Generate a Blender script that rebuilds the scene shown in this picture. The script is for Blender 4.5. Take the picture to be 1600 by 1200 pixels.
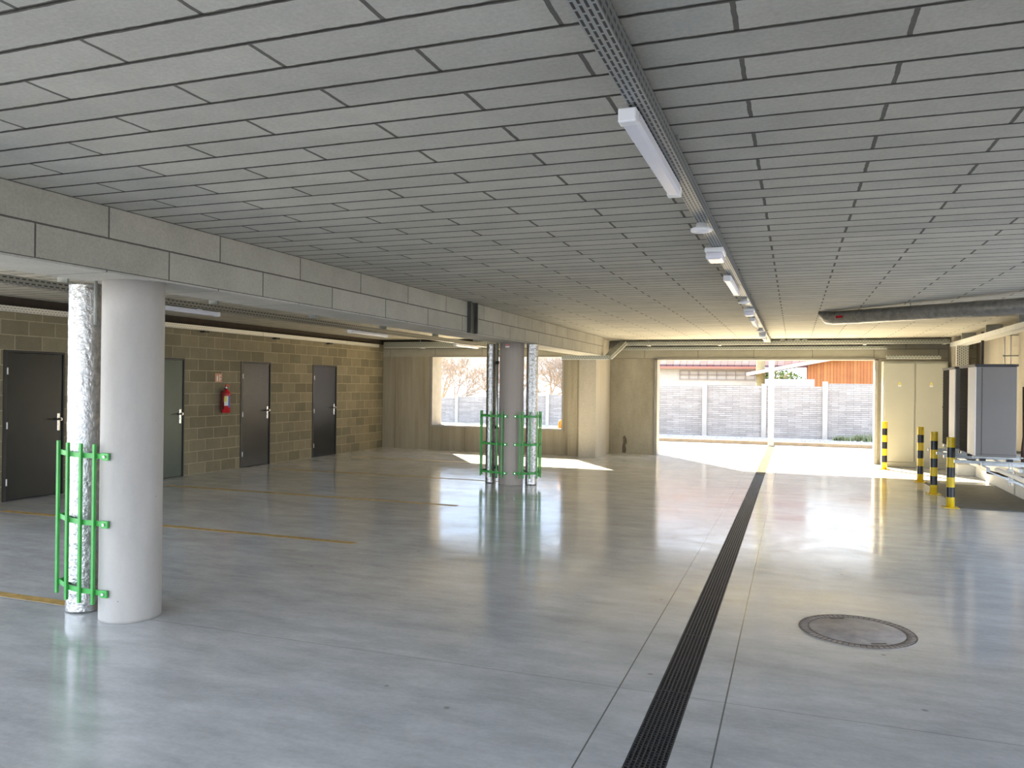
import bpy, bmesh, math, random
from mathutils import Vector, Matrix, Quaternion, noise
random.seed(7)
for o in list(bpy.data.objects): bpy.data.objects.remove(o)
col = bpy.context.scene.collection
sc = bpy.context.scene

# ------------------------------------------------------------------ camera
CAM_H = 1.62
yaw, pit, rol = -0.347006832, 0.000855967, 0.0119484644
fw = Vector((math.sin(yaw)*math.cos(pit), math.cos(yaw)*math.cos(pit), math.sin(pit)))
rt = Vector((math.cos(yaw), -math.sin(yaw), 0))
up = rt.cross(fw)
r2 = math.cos(rol)*rt + math.sin(rol)*up
u2 = -math.sin(rol)*rt + math.cos(rol)*up
cam = bpy.data.cameras.new('camera'); cam.sensor_width = 36; cam.lens = 1219.835*36/1600
cam.clip_start = .05; cam.clip_end = 500
co = bpy.data.objects.new('camera', cam); col.objects.link(co)
co.matrix_world = Matrix(((r2.x, u2.x, -fw.x, 0), (r2.y, u2.y, -fw.y, 0), (r2.z, u2.z, -fw.z, CAM_H), (0, 0, 0, 1)))
sc.camera = co

# ------------------------------------------------------------------ world, sun, exposure
w = bpy.data.worlds.new('world'); sc.world = w; w.use_nodes = True
nt = w.node_tree; nt.nodes.clear()
N = nt.nodes.new; L = nt.links.new
out = N('ShaderNodeOutputWorld'); bg = N('ShaderNodeBackground')
tc = N('ShaderNodeTexCoord'); sep = N('ShaderNodeSeparateXYZ'); L(tc.outputs['Generated'], sep.inputs[0])
mr = N('ShaderNodeMapRange'); mr.inputs[1].default_value = 0; mr.inputs[2].default_value = .9; L(sep.outputs[2], mr.inputs[0])
cr = N('ShaderNodeValToRGB'); L(mr.outputs[0], cr.inputs[0])
e = cr.color_ramp.elements; e[0].color = (.70, .84, 1.0, 1); e[1].color = (.22, .42, .85, 1)
e = cr.color_ramp.elements.new(.3); e.color = (.55, .72, 1.0, 1)
nz = N('ShaderNodeTexNoise'); nz.inputs['Scale'].default_value = 3.2; nz.inputs['Detail'].default_value = 6
mp = N('ShaderNodeMapping'); mp.inputs['Scale'].default_value = (1, 1, 2.6); L(tc.outputs['Generated'], mp.inputs[0]); L(mp.outputs[0], nz.inputs[0])
cr2 = N('ShaderNodeValToRGB'); L(nz.outputs[0], cr2.inputs[0]); cr2.color_ramp.elements[0].position = .42; cr2.color_ramp.elements[1].position = .66
mx = N('ShaderNodeMix'); mx.data_type = 'RGBA'; L(cr2.outputs[0], mx.inputs[0]); L(cr.outputs[0], mx.inputs[6]); mx.inputs[7].default_value = (1, 1, 1, 1)
dm = N('ShaderNodeMapRange'); dm.interpolation_type = 'SMOOTHSTEP'; dm.inputs[1].default_value = .0; dm.inputs[2].default_value = .6; dm.inputs[3].default_value = 1.0; dm.inputs[4].default_value = .36
L(sep.outputs[1], dm.inputs[0]); sm = N('ShaderNodeVectorMath'); sm.operation = 'SCALE'; L(mx.outputs[2], sm.inputs[0]); L(dm.outputs[0], sm.inputs['Scale'])   # sky dimmed on the yard side, leaving stronger light from behind
L(sm.outputs[0], bg.inputs[0]); bg.inputs[1].default_value = 1.9; L(bg.outputs[0], out.inputs[0])
SUN_DIR = Vector((.4876, -.708, -.5105))
sl = bpy.data.lights.new('sun', 'SUN'); sl.energy = 17.0; sl.angle = math.radians(.8); sl.color = (1, .84, .56)
so = bpy.data.objects.new('sun', sl); col.objects.link(so); so.rotation_euler = SUN_DIR.to_track_quat('-Z', 'Y').to_euler(); so.location = (-8, 30, 14)
vs = sc.view_settings; vs.view_transform = 'Standard'; vs.look = 'None'; vs.gamma = 1; vs.use_curve_mapping = False
vs.exposure = 1.9

# ------------------------------------------------------------------ materials
def mat(name, base=(.5, .5, .5), rough=.6, metal=0, spec=.5):
    m = bpy.data.materials.new(name); m.use_nodes = True
    b = m.node_tree.nodes['Principled BSDF']
    b.inputs['Base Color'].default_value = (*base, 1); b.inputs['Roughness'].default_value = rough
    b.inputs['Metallic'].default_value = metal; b.inputs['Specular IOR Level'].default_value = spec
    return m, m.node_tree, b
def coords(nt, axes='xy', off=(0, 0), sc_=(1, 1)):
    t = nt.nodes.new('ShaderNodeTexCoord'); s = nt.nodes.new('ShaderNodeSeparateXYZ'); nt.links.new(t.outputs['Object'], s.inputs[0])
    c = nt.nodes.new('ShaderNodeCombineXYZ')
    for i, a in enumerate(axes):
        m = nt.nodes.new('ShaderNodeMath'); m.operation = 'SUBTRACT'; m.inputs[1].default_value = off[i]
        nt.links.new(s.outputs['xyz'.index(a)], m.inputs[0])
        m2 = nt.nodes.new('ShaderNodeMath'); m2.operation = 'MULTIPLY'; m2.inputs[1].default_value = sc_[i]
        nt.links.new(m.outputs[0], m2.inputs[0]); nt.links.new(m2.outputs[0], c.inputs[i])
    return c.outputs[0]
def noisecol(nt, scale, c0, c1, p0=.35, p1=.65, detail=5, vec=None, stretch=None, rough=.6):
    n = nt.nodes.new('ShaderNodeTexNoise'); n.inputs['Scale'].default_value = scale; n.inputs['Detail'].default_value = detail; n.inputs['Roughness'].default_value = rough
    if vec is None:
        t = nt.nodes.new('ShaderNodeTexCoord'); vec = t.outputs['Object']
    if stretch:
        mp = nt.nodes.new('ShaderNodeMapping'); mp.inputs['Scale'].default_value = stretch; nt.links.new(vec, mp.inputs[0]); vec = mp.outputs[0]
    nt.links.new(vec, n.inputs['Vector'])
    r = nt.nodes.new('ShaderNodeValToRGB'); r.color_ramp.elements[0].position = p0; r.color_ramp.elements[1].position = p1
    r.color_ramp.elements[0].color = (*c0, 1); r.color_ramp.elements[1].color = (*c1, 1)
    nt.links.new(n.outputs[0], r.inputs[0]); return r.outputs[0], n.outputs[0]
def mixc(nt, a, b, fac=.5, mode='MIX'):
    m = nt.nodes.new('ShaderNodeMix'); m.data_type = 'RGBA'; m.blend_type = mode
    for s, v in ((0, fac), (6, a), (7, b)):
        if isinstance(v, (int, float)): m.inputs[s].default_value = v
        elif isinstance(v, tuple): m.inputs[s].default_value = (*v, 1)
        else: nt.links.new(v, m.inputs[s])
    return m.outputs[2]
def bump(nt, b, h, strength=.3, dist=.01, invert=False, prev=None):
    n = nt.nodes.new('ShaderNodeBump'); n.inputs['Strength'].default_value = strength; n.inputs['Distance'].default_value = dist; n.invert = invert
    nt.links.new(h, n.inputs['Height'])
    if prev is not None: nt.links.new(prev, n.inputs['Normal'])
    nt.links.new(n.outputs[0], b.inputs['Normal']); return n.outputs[0]
def simple(name, base, rough=.5, metal=0, var=.12, scale=8, bumpv=0, spec=.5):
    m, nt, b = mat(name, base, rough, metal, spec)
    c, h = noisecol(nt, scale, tuple(x*(1-var) for x in base), tuple(min(1, x*(1+var)) for x in base))
    nt.links.new(c, b.inputs['Base Color'])
    if bumpv: bump(nt, b, h, bumpv, .01)
    return m
def brickmat(name, axes, off, bw, bh, mortar, c1, c2, cm, offset=.5, rough=.85, sq=1, bias=0, grain=1.0, jitter=.0, smooth=.1, bstr=.5, fine=60):
    m, nt, b = mat(name, c1, rough, spec=.25)
    v = coords(nt, axes, off)
    if jitter:
        n = nt.nodes.new('ShaderNodeTexNoise'); n.inputs['Scale'].default_value = 14; n.inputs['Detail'].default_value = 4; nt.links.new(v, n.inputs[0])
        s = nt.nodes.new('ShaderNodeVectorMath'); s.operation = 'SUBTRACT'; s.inputs[1].default_value = (.5, .5, .5); nt.links.new(n.outputs[1], s.inputs[0])
        k = nt.nodes.new('ShaderNodeVectorMath'); k.operation = 'SCALE'; k.inputs['Scale'].default_value = jitter; nt.links.new(s.outputs[0], k.inputs[0])
        a = nt.nodes.new('ShaderNodeVectorMath'); a.operation = 'ADD'; nt.links.new(v, a.inputs[0]); nt.links.new(k.outputs[0], a.inputs[1]); vv = a.outputs[0]
    else: vv = v
    t = nt.nodes.new('ShaderNodeTexBrick'); t.offset = offset; t.squash = sq
    t.inputs['Scale'].default_value = 1; t.inputs['Brick Width'].default_value = bw; t.inputs['Row Height'].default_value = bh
    t.inputs['Mortar Size'].default_value = mortar; t.inputs['Mortar Smooth'].default_value = smooth; t.inputs['Bias'].default_value = bias
    t.inputs['Color1'].default_value = (*c1, 1); t.inputs['Color2'].default_value = (*c2, 1); t.inputs['Mortar'].default_value = (*cm, 1)
    nt.links.new(vv, t.inputs['Vector'])
    c, h = noisecol(nt, 2.2, (.82,)*3, (1.08,)*3, .3, .7, 8, rough=.7)
    c2_, h2 = noisecol(nt, fine, (.86,)*3, (1.1,)*3, .3, .7, 3, rough=.7)
    o = mixc(nt, t.outputs[0], c, grain, 'MULTIPLY'); o = mixc(nt, o, c2_, grain, 'MULTIPLY')
    nt.links.new(o, b.inputs['Base Color'])
    p = bump(nt, b, t.outputs['Fac'], bstr, .012, True)
    bump(nt, b, h2, .25, .004, prev=p)
    return m

M = {}
CG = (.30, .30, .275)   # grey cast concrete
M['ceiling'] = brickmat('ceiling_concrete', 'xy', (-.175, 2.055-20*.2), .985, .2, .0085, (.465, .445, .385), (.53, .505, .435), (.14, .13, .11), jitter=.010, grain=.8, bstr=.8)
nt = M['ceiling'].node_tree; b = nt.nodes['Principled BSDF']; lk = b.inputs['Base Color'].links[0]; src = lk.from_socket
br = nt.nodes.new('ShaderNodeTexBrick'); br.offset = 0
for k, val in (('Scale', 1), ('Brick Width', 80), ('Row Height', .2), ('Mortar Size', .0085), ('Mortar Smooth', .3)): br.inputs[k].default_value = val
br.inputs['Color1'].default_value = br.inputs['Color2'].default_value = (1, 1, 1, 1); br.inputs['Mortar'].default_value = (.30, .29, .27, 1)
vv = coords(nt, 'xy', (-40, 2.055-20*.2)); n_ = nt.nodes.new('ShaderNodeTexNoise'); n_.inputs['Scale'].default_value = 26; n_.inputs['Detail'].default_value = 4; nt.links.new(vv, n_.inputs[0])
k1 = nt.nodes.new('ShaderNodeVectorMath'); k1.operation = 'MULTIPLY_ADD'; nt.links.new(n_.outputs[1], k1.inputs[0]); k1.inputs[1].default_value = (.012, .012, 0); nt.links.new(vv, k1.inputs[2]); nt.links.new(k1.outputs[0], br.inputs[0])
nt.links.new(mixc(nt, src, br.outputs[0], 1.0, 'MULTIPLY'), b.inputs['Base Color'])
M['beam_under'] = brickmat('beam_block_underside', 'yx', (3.2, -4.54-10), 1.0, 5.0, .005, (.44, .43, .385), (.50, .48, .43), (.14, .13, .11), jitter=.004, grain=.8)
M['beam_y'] = brickmat('beam_block_side', 'yz', (3.71-.0, 2.70-14*.2), 1.0, .2, .006, (.38, .365, .31), (.43, .41, .35), (.12, .11, .095), jitter=.004, grain=.8)
M['beam_y2'] = brickmat('beam_block_side_far', 'yz', (9.95, 2.70-14*.2), .70, .2, .006, (.37, .355, .30), (.42, .40, .335), (.14, .13, .11), jitter=.004, grain=.8)
M['lintel'] = brickmat('lintel_block', 'xz', (-1.99+.5, 2.68-14*.2), 1.24, .2, .005, (.40, .375, .30), (.44, .41, .325), (.14, .13, .11), jitter=.003, grain=.8)
M['block'] = brickmat('concrete_block', 'yz', (.11, 0.0), .40, .2, .007, (.185, .16, .105), (.27, .235, .155), (.38, .335, .23), jitter=.014, grain=1, bias=0)
def concrete(name, a, b_, rough=.8, scale=1.3, stretch=(1, 1, .35), joints=None, bstr=.12, fine=.1):
    m, nt, b = mat(name, a, rough, spec=.3)
    c, h = noisecol(nt, scale, a, b_, .32, .68, 8, stretch=stretch, rough=.65)
    c2, h2 = noisecol(nt, 45, (1-fine,)*3, (1+fine*.6,)*3, .3, .7, 3)
    v = nt.nodes.new('ShaderNodeTexVoronoi'); v.inputs['Scale'].default_value = 9; t = nt.nodes.new('ShaderNodeTexCoord'); nt.links.new(t.outputs['Object'], v.inputs[0])
    r = nt.nodes.new('ShaderNodeValToRGB'); r.color_ramp.elements[0].position = .03; r.color_ramp.elements[1].position = .05; r.color_ramp.elements[0].color = (.55, .55, .55, 1); nt.links.new(v.outputs[0], r.inputs[0])
    o = mixc(nt, c, c2, 1.0, 'MULTIPLY'); o = mixc(nt, o, r.outputs[0], 1.0, 'MULTIPLY')
    if joints:
        br = nt.nodes.new('ShaderNodeTexBrick'); br.offset = 0; br.inputs['Scale'].default_value = 1; br.inputs['Brick Width'].default_value = joints[1]; br.inputs['Row Height'].default_value = 50
        br.inputs['Mortar Size'].default_value = .008; br.inputs['Mortar Smooth'].default_value = .6
        br.inputs['Color1'].default_value = (.86, .84, .8, 1); br.inputs['Color2'].default_value = (1.04, 1.02, 1, 1); br.inputs['Mortar'].default_value = (.55, .52, .45, 1)
        nt.links.new(coords(nt, joints[0], (joints[2], -10)), br.inputs[0]); o = mixc(nt, o, br.outputs[0], 1.0, 'MULTIPLY')
    nt.links.new(o, b.inputs['Base Color']); bump(nt, b, h2, bstr, .004); return m
M['wallconc'] = concrete('board_marked_concrete', (.27, .235, .175), (.42, .385, .30), stretch=(3.2, 3.2, .22), joints=('xz', .95, .1))
M['wallconc2'] = concrete('rough_concrete_panel', (.30, .27, .20), (.43, .395, .31), scale=2.0)
M['stain'] = simple('dark_damp_stain', (.13, .11, .075), .8, var=.3, scale=20)
M['column'] = concrete('smooth_column_concrete', (.40, .375, .345), (.52, .49, .455), rough=.55, bstr=.02, fine=.02, scale=2.2)
M['column2'] = concrete('stained_column_concrete', (.33, .285, .25), (.44, .39, .345), rough=.6, bstr=.02, fine=.02, stretch=(3, 3, .2))
M['white_wall'] = simple('white_painted_plinth', (.80, .80, .78), .8, var=.05, scale=3)
M['beige_wall'] = concrete('beige_concrete', (.42, .38, .31), (.52, .48, .40))
# polished floor slab with saw cuts
m, nt, b = mat('polished_concrete_floor', (.4, .4, .38), .2, spec=.8)
c, h = noisecol(nt, .55, (.49, .505, .52), (.66, .67, .68), .28, .72, 9, stretch=(1, 1.6, 1), rough=.62)
cS, hS = noisecol(nt, 1.9, (.74,)*3, (1.10,)*3, .30, .66, 9, stretch=(1, 2.6, 1), rough=.74)
cF, hF = noisecol(nt, 38, (.95,)*3, (1.04,)*3, .3, .7, 3)
v = nt.nodes.new('ShaderNodeTexVoronoi'); v.inputs['Scale'].default_value = 2.1; t = nt.nodes.new('ShaderNodeTexCoord'); nt.links.new(t.outputs['Object'], v.inputs[0])
rr = nt.nodes.new('ShaderNodeValToRGB'); rr.color_ramp.elements[0].position = .02; rr.color_ramp.elements[1].position = .045; rr.color_ramp.elements[0].color = (.6, .6, .58, 1); nt.links.new(v.outputs[0], rr.inputs[0])
o = mixc(nt, c, cS, 1.0, 'MULTIPLY'); o = mixc(nt, o, cF, 1.0, 'MULTIPLY'); o = mixc(nt, o, rr.outputs[0], 1.0, 'MULTIPLY')
br = nt.nodes.new('ShaderNodeTexBrick'); br.offset = 0
for k, val in (('Scale', 1), ('Brick Width', 60), ('Row Height', 3.8), ('Mortar Size', .0035), ('Mortar Smooth', .2)): br.inputs[k].default_value = val
br.inputs['Color1'].default_value = br.inputs['Color2'].default_value = (1, 1, 1, 1); br.inputs['Mortar'].default_value = (.62, .61, .58, 1)
nt.links.new(coords(nt, 'xy', (-30, 4.15-38)), br.inputs[0]); o = mixc(nt, o, br.outputs[0], 1.0, 'MULTIPLY')
s = nt.nodes.new('ShaderNodeSeparateXYZ'); nt.links.new(t.outputs['Object'], s.inputs[0])
for x0 in (-.868, -.315):
    a = nt.nodes.new('ShaderNodeMath'); a.operation = 'COMPARE'; a.inputs[1].default_value = x0; a.inputs[2].default_value = .004; nt.links.new(s.outputs[0], a.inputs[0])
    o = mixc(nt, o, (.17, .165, .155), a.outputs[0])
nt.links.new(o, b.inputs['Base Color'])
n = nt.nodes.new('ShaderNodeTexNoise'); n.inputs['Scale'].default_value = 1.4; n.inputs['Detail'].default_value = 8; n.inputs['Roughness'].default_value = .7; n.inputs['Distortion'].default_value = 1.2; nt.links.new(t.outputs['Object'], n.inputs[0])
mr = nt.nodes.new('ShaderNodeMapRange'); mr.inputs[1].default_value = .3; mr.inputs[2].default_value = .7; mr.inputs[3].default_value = .05; mr.inputs[4].default_value = .21; nt.links.new(n.outputs[0], mr.inputs[0]); nt.links.new(mr.outputs[0], b.inputs['Roughness'])
bump(nt, b, n.outputs[0], .12, .01)
M['floor'] = m
M['yard'] = simple('pale_yard_concrete', (.64, .56, .42), .7, var=.08, scale=.6)
M['asphalt'] = simple('grey_ground', (.24, .25, .27), .9, var=.1, scale=2)
M['soil'] = simple('rough_soil', (.30, .27, .20), .95, var=.3, scale=3, bumpv=.5)
M['postout'] = simple('pale_outdoor_post_concrete', (.30, .285, .26), .8, var=.07, scale=6)
M['grille'] = simple('matt_black_grille', (.008, .008, .009), .9, spec=.08, var=.1)
M['gap'] = simple('painted_gap_shade', (.05, .038, .028), .95)
M['pump_shade'] = simple('painted_pump_shade', (.15, .15, .142), .6, var=.15, scale=6)
M['orange_line'] = simple('worn_orange_paint', (.50, .33, .11), .45, var=.25, scale=14)
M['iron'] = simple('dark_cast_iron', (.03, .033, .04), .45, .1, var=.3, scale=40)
M['iron_sunlit'] = simple('sunlit_cast_iron', (.10, .088, .055), .6, .1, var=.15, scale=20)  # paler copy of the drain iron, sunlight put into its colour
M['cast'] = simple('weathered_manhole_iron', (.40, .35, .315), .5, 0, var=.2, scale=9, bumpv=.2)
M['cast_dark'] = simple('rusty_iron_rim', (.17, .135, .11), .6, 0, var=.3, scale=30)
M['galv'] = simple('galvanised_steel', (.50, .51, .50), .38, .75, var=.12, scale=12)
M['galv_dull'] = simple('dull_galvanised_steel', (.33, .34, .31), .6, .3, var=.15, scale=9)
M['galv_light'] = simple('white_zinc_duct', (.72, .72, .69), .45, .1, var=.06, scale=9)
M['white'] = simple('white_plastic', (.82, .82, .84), .35, var=.02, scale=4)
M['diff'] = simple('frosted_diffuser', (.80, .80, .88), .25, var=.02, scale=4)
M['black'] = simple('black_plastic', (.02, .02, .02), .45, var=.2)
M['door'] = simple('anthracite_door_steel', (.018, .020, .020), .27, .1, var=.06, scale=3)
M['door_green'] = simple('green_reflection_door_steel', (.055, .072, .055), .32, .2, var=.06, scale=3)  # green reflection on the second door put into the base colour
M['frame'] = simple('black_door_frame', (.02, .02, .02), .4, var=.1)
M['chrome'] = simple('brushed_steel', (.75, .73, .70), .25, .9, var=.05)
M['red'] = simple('red_enamel', (.50, .015, .02), .25, var=.1)
M['yellow'] = simple('yellow_enamel', (.80, .55, .02), .35, var=.08)
M['bandblack'] = simple('black_enamel', (.015, .015, .017), .35, var=.1)
M['green'] = simple('green_powder_coat', (.07, .40, .08), .4, var=.12)
M['cream'] = simple('cream_cabinet_enamel', (.45, .445, .375), .4, var=.03, scale=2)
M['pump_grey'] = simple('grey_pump_casing', (.165, .15, .135), .4, var=.04, scale=2)
M['pump_white'] = simple('light_pump_casing', (.72, .70, .68), .4, var=.03, scale=2)
M['copper'] = simple('brown_pipe_lagging', (.09, .05, .035), .7, var=.3)
M['labelwhite'] = simple('white_label', (.75, .74, .70), .5, var=.05)
M['labelyellow'] = simple('yellow_label', (.75, .62, .15), .5, var=.05)
M['labelblue'] = simple('blue_label', (.07, .12, .35), .5, var=.05)
M['sign_orange'] = simple('orange_pictogram_sign', (.55, .27, .16), .5, var=.05)
M['gravel'] = simple('pale_gravel', (.30, .28, .25), .9, var=.4, scale=14, bumpv=.8)
M['kerb'] = simple('brown_concrete_kerb', (.16, .125, .085), .85, var=.15, scale=5)
M['orange'] = simple('orange_plastic', (.80, .33, .06), .5, var=.1)
M['cream_wall'] = simple('cream_house_render', (.40, .36, .30), .85, var=.06, scale=3)
M['terracotta'] = simple('red_fascia', (.30, .11, .07), .7, var=.1)
M['bark'] = simple('pale_bark', (.27, .215, .165), .9, var=.25, scale=5)
M['leaf'] = simple('green_leaves', (.12, .20, .05), .8, var=.4, scale=6)
M['weed'] = simple('dry_green_weeds', (.17, .20, .10), .9, var=.4, scale=8)
M['postconc'] = simple('pale_post_concrete', (.66, .64, .60), .75, var=.07, scale=6)
M['flat_white'] = simple('pale_flat_roof', (.32, .35, .42), .6, var=.05)
M['fence'] = brickmat('slate_pattern_concrete', 'xz', (0, 0), .42, .062, .004, (.235, .22, .21), (.305, .29, .275), (.15, .14, .135), jitter=.03, grain=1, bstr=1.0)
M['tiles'] = brickmat('weathered_roof_tiles', 'xy', (0, 0), .30, .36, .02, (.10, .045, .05), (.125, .08, .09), (.05, .03, .03), jitter=.02, offset=0, bstr=1)
m = brickmat('orange_timber_boards', 'zx', (-20, 0), 40, .12, .006, (.27, .10, .035), (.34, .145, .05), (.14, .05, .02), offset=0, bstr=1); M['wood'] = m
def perforated(name, axes, base, hole=(.03, .03, .028), pitch=.03, row=.022, size=.006):
    m, nt, b = mat(name, base, .45, .5)
    t = nt.nodes.new('ShaderNodeTexBrick'); t.offset = .5
    for k, val in (('Scale', 1), ('Brick Width', pitch), ('Row Height', row), ('Mortar Size', size), ('Mortar Smooth', .05)): t.inputs[k].default_value = val
    t.inputs['Color1'].default_value = t.inputs['Color2'].default_value = (*hole, 1); t.inputs['Mortar'].default_value = (*base, 1)
    nt.links.new(coords(nt, axes), t.inputs[0]); nt.links.new(t.outputs[0], b.inputs['Base Color'])
    mr = nt.nodes.new('ShaderNodeMath'); mr.operation = 'MULTIPLY'; mr.inputs[1].default_value = .5; nt.links.new(t.outputs['Fac'], mr.inputs[0]); nt.links.new(mr.outputs[0], b.inputs['Metallic'])
    return m
ZG = (.36, .37, .37)
M['perf_bot'] = perforated('perforated_steel_bottom', 'yx', ZG, hole=(.015, .015, .015), pitch=.052, row=.0187, size=.0052)
M['perf_side'] = perforated('perforated_steel_side', 'yz', (.22, .23, .235), hole=(.015, .015, .015), pitch=.05, row=.03, size=.009)
M['perf_x'] = perforated('perforated_steel_face', 'xz', (.42, .43, .37), hole=(.16, .165, .14), pitch=.06, row=.04, size=.010)
M['perf_xb'] = perforated('perforated_steel_under', 'xy', (.42, .43, .37), hole=(.16, .165, .14), pitch=.06, row=.03, size=.008)
M['perf_yl'] = perforated('perforated_light_side', 'yz', (.75, .74, .68), hole=(.36, .35, .31), pitch=.05, row=.03, size=.009)
M['perf_dull'] = perforated('perforated_shaded_steel', 'yz', (.30, .29, .255), hole=(.05, .048, .04), pitch=.06, row=.034, size=.011)  # darker copy of the tray steel, the left bay's shade in its colour
M['perf_shaded_b'] = perforated('perforated_shaded_steel_bottom', 'yx', (.30, .29, .255), hole=(.05, .048, .04), pitch=.06, row=.034, size=.011)
M['perf_v'] = perforated('perforated_riser_face', 'zx', (.5, .5, .47), hole=(.12, .12, .1), pitch=.05, row=.035, size=.009)
m, nt, b = mat('crinkled_foil', (.80, .80, .80), .26, 1)
c, h = noisecol(nt, 34, (.36, .355, .34), (.62, .61, .59), .3, .7, 5, stretch=(1, 1, .7))
nt.links.new(c, b.inputs['Base Color']); bump(nt, b, h, .55, .02); M['foil'] = m
m, nt, b = mat('dull_foil', (.62, .62, .62), .30, .9)
c, h = noisecol(nt, 16, (.30, .29, .275), (.50, .49, .465), .3, .7, 5)
nt.links.new(c, b.inputs['Base Color']); bump(nt, b, h, .35, .02); M['foil_dull'] = m

# ------------------------------------------------------------------ mesh helpers
class MB:
    def __init__(s): s.bm = bmesh.new(); s.mats = []
    def mi(s, m):
        if m is None: return 0
        if m not in s.mats: s.mats.append(m)
        return s.mats.index(m)
    def box(s, x0, x1, y0, y1, z0, z1, m=None, bev=0):
        i = s.mi(m); before = len(s.bm.faces)
        vs_ = [s.bm.verts.new(p) for p in ((x0, y0, z0), (x1, y0, z0), (x1, y1, z0), (x0, y1, z0), (x0, y0, z1), (x1, y0, z1), (x1, y1, z1), (x0, y1, z1))]
        fs = [s.bm.faces.new([vs_[k] for k in q]) for q in ((0, 3, 2, 1), (4, 5, 6, 7), (0, 1, 5, 4), (1, 2, 6, 5), (2, 3, 7, 6), (3, 0, 4, 7))]
        for f in fs: f.material_index = i
        if bev:
            es = list({e for f in fs for e in f.edges})
            r = bmesh.ops.bevel(s.bm, geom=es, offset=bev, segments=2, affect='EDGES', profile=.5)
            for f in r['faces']: f.material_index = i
        return fs
    def tube(s, pts, r, m=None, seg=14, cap=True, closed=False):
        i = s.mi(m); pts = [Vector(p) for p in pts]; rs = r if isinstance(r, (list, tuple)) else [r]*len(pts)
        rings = []; prev = None
        for k, p in enumerate(pts):
            if k == 0: d = pts[1]-p
            elif k == len(pts)-1: d = p-pts[k-1]
            else: d = (pts[k+1]-p).normalized()+(p-pts[k-1]).normalized()
            d.normalize()
            if prev is None:
                a = Vector((0, 0, 1)) if abs(d.z) < .9 else Vector((1, 0, 0)); u = a.cross(d).normalized()
            else: u = (prev-d*prev.dot(d)).normalized()
            prev = u; v = d.cross(u)
            rings.append([s.bm.verts.new(p+(u*math.cos(t)+v*math.sin(t))*rs[k]) for t in [2*math.pi*j/seg for j in range(seg)]])
        for a, b_ in zip(rings, rings[1:]):
            for j in range(seg):
                f = s.bm.faces.new((a[j], a[(j+1) % seg], b_[(j+1) % seg], b_[j])); f.material_index = i; f.smooth = True
        if cap:
            f = s.bm.faces.new(rings[0][::-1]); f.material_index = i; f = s.bm.faces.new(rings[-1]); f.material_index = i
    def lathe(s, prof, c=(0, 0, 0), seg=24, m=None, mats=None):
        i = s.mi(m); rings = []
        for r_, z in prof:
            rings.append([s.bm.verts.new((c[0]+r_*math.cos(2*math.pi*j/seg), c[1]+r_*math.sin(2*math.pi*j/seg), c[2]+z)) for j in range(seg)])
        for k, (a, b_) in enumerate(zip(rings, rings[1:])):
            ii = s.mi(mats[k]) if mats else i
            for j in range(seg):
                f = s.bm.faces.new((a[j], a[(j+1) % seg], b_[(j+1) % seg], b_[j])); f.material_index = ii; f.smooth = True
        for ring, rv in ((rings[0], True), (rings[-1], False)):
            try:
                f = s.bm.faces.new(ring[::-1] if rv else ring); f.material_index = i
            except Exception: pass
    def poly(s, pts, m=None):
        i = s.mi(m); f = s.bm.faces.new([s.bm.verts.new(p) for p in pts]); f.material_index = i; return f
    def prism(s, pts, d, m=None):
        i = s.mi(m); d = Vector(d); a = [s.bm.verts.new(p) for p in pts]; b_ = [s.bm.verts.new(Vector(p)+d) for p in pts]
        n_ = len(a); fs = [s.bm.faces.new(a[::-1]), s.bm.faces.new(b_)]
        for j in range(n_): fs.append(s.bm.faces.new((a[j], a[(j+1) % n_], b_[(j+1) % n_], b_[j])))
        for f in fs: f.material_index = i
    def build(s, name, m=None, parent=None, loc=None):
        me = bpy.data.meshes.new(name); bmesh.ops.recalc_face_normals(s.bm, faces=s.bm.faces)
        s.bm.to_mesh(me); s.bm.free()
        for k in (s.mats if s.mats and s.mats[0] is not None else [m]): me.materials.append(k if not isinstance(k, str) else M[k])
        if m is not None and not s.mats:
            me.materials.clear(); me.materials.append(M[m] if isinstance(m, str) else m)
        o = bpy.data.objects.new(name, me); col.objects.link(o)
        if parent is not None: o.parent = parent
        if loc is not None: o.location = loc
        return o
def tag(o, label, cat, group=None, kind=None):
    o['label'] = label; o['category'] = cat
    if group: o['group'] = group
    if kind: o['kind'] = kind
    return o
def struct(o, label=None):
    o['kind'] = 'structure'
    if label: o['label'] = label
    return o
def empty(name, loc=(0, 0, 0), rz=0):
    o = bpy.data.objects.new(name, None); col.objects.link(o); o.location = loc; o.rotation_euler = (0, 0, rz); o.empty_display_size = .1; return o
def copy_tree(o, parent=None, loc=None, rz=None):
    c = o.copy(); col.objects.link(c); c.parent = parent
    if loc is not None: c.location = loc
    if rz is not None: c.rotation_euler = (0, 0, rz)
    for ch in list(o.children): copy_tree(ch, c)
    return c

ZC = 2.70
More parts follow.
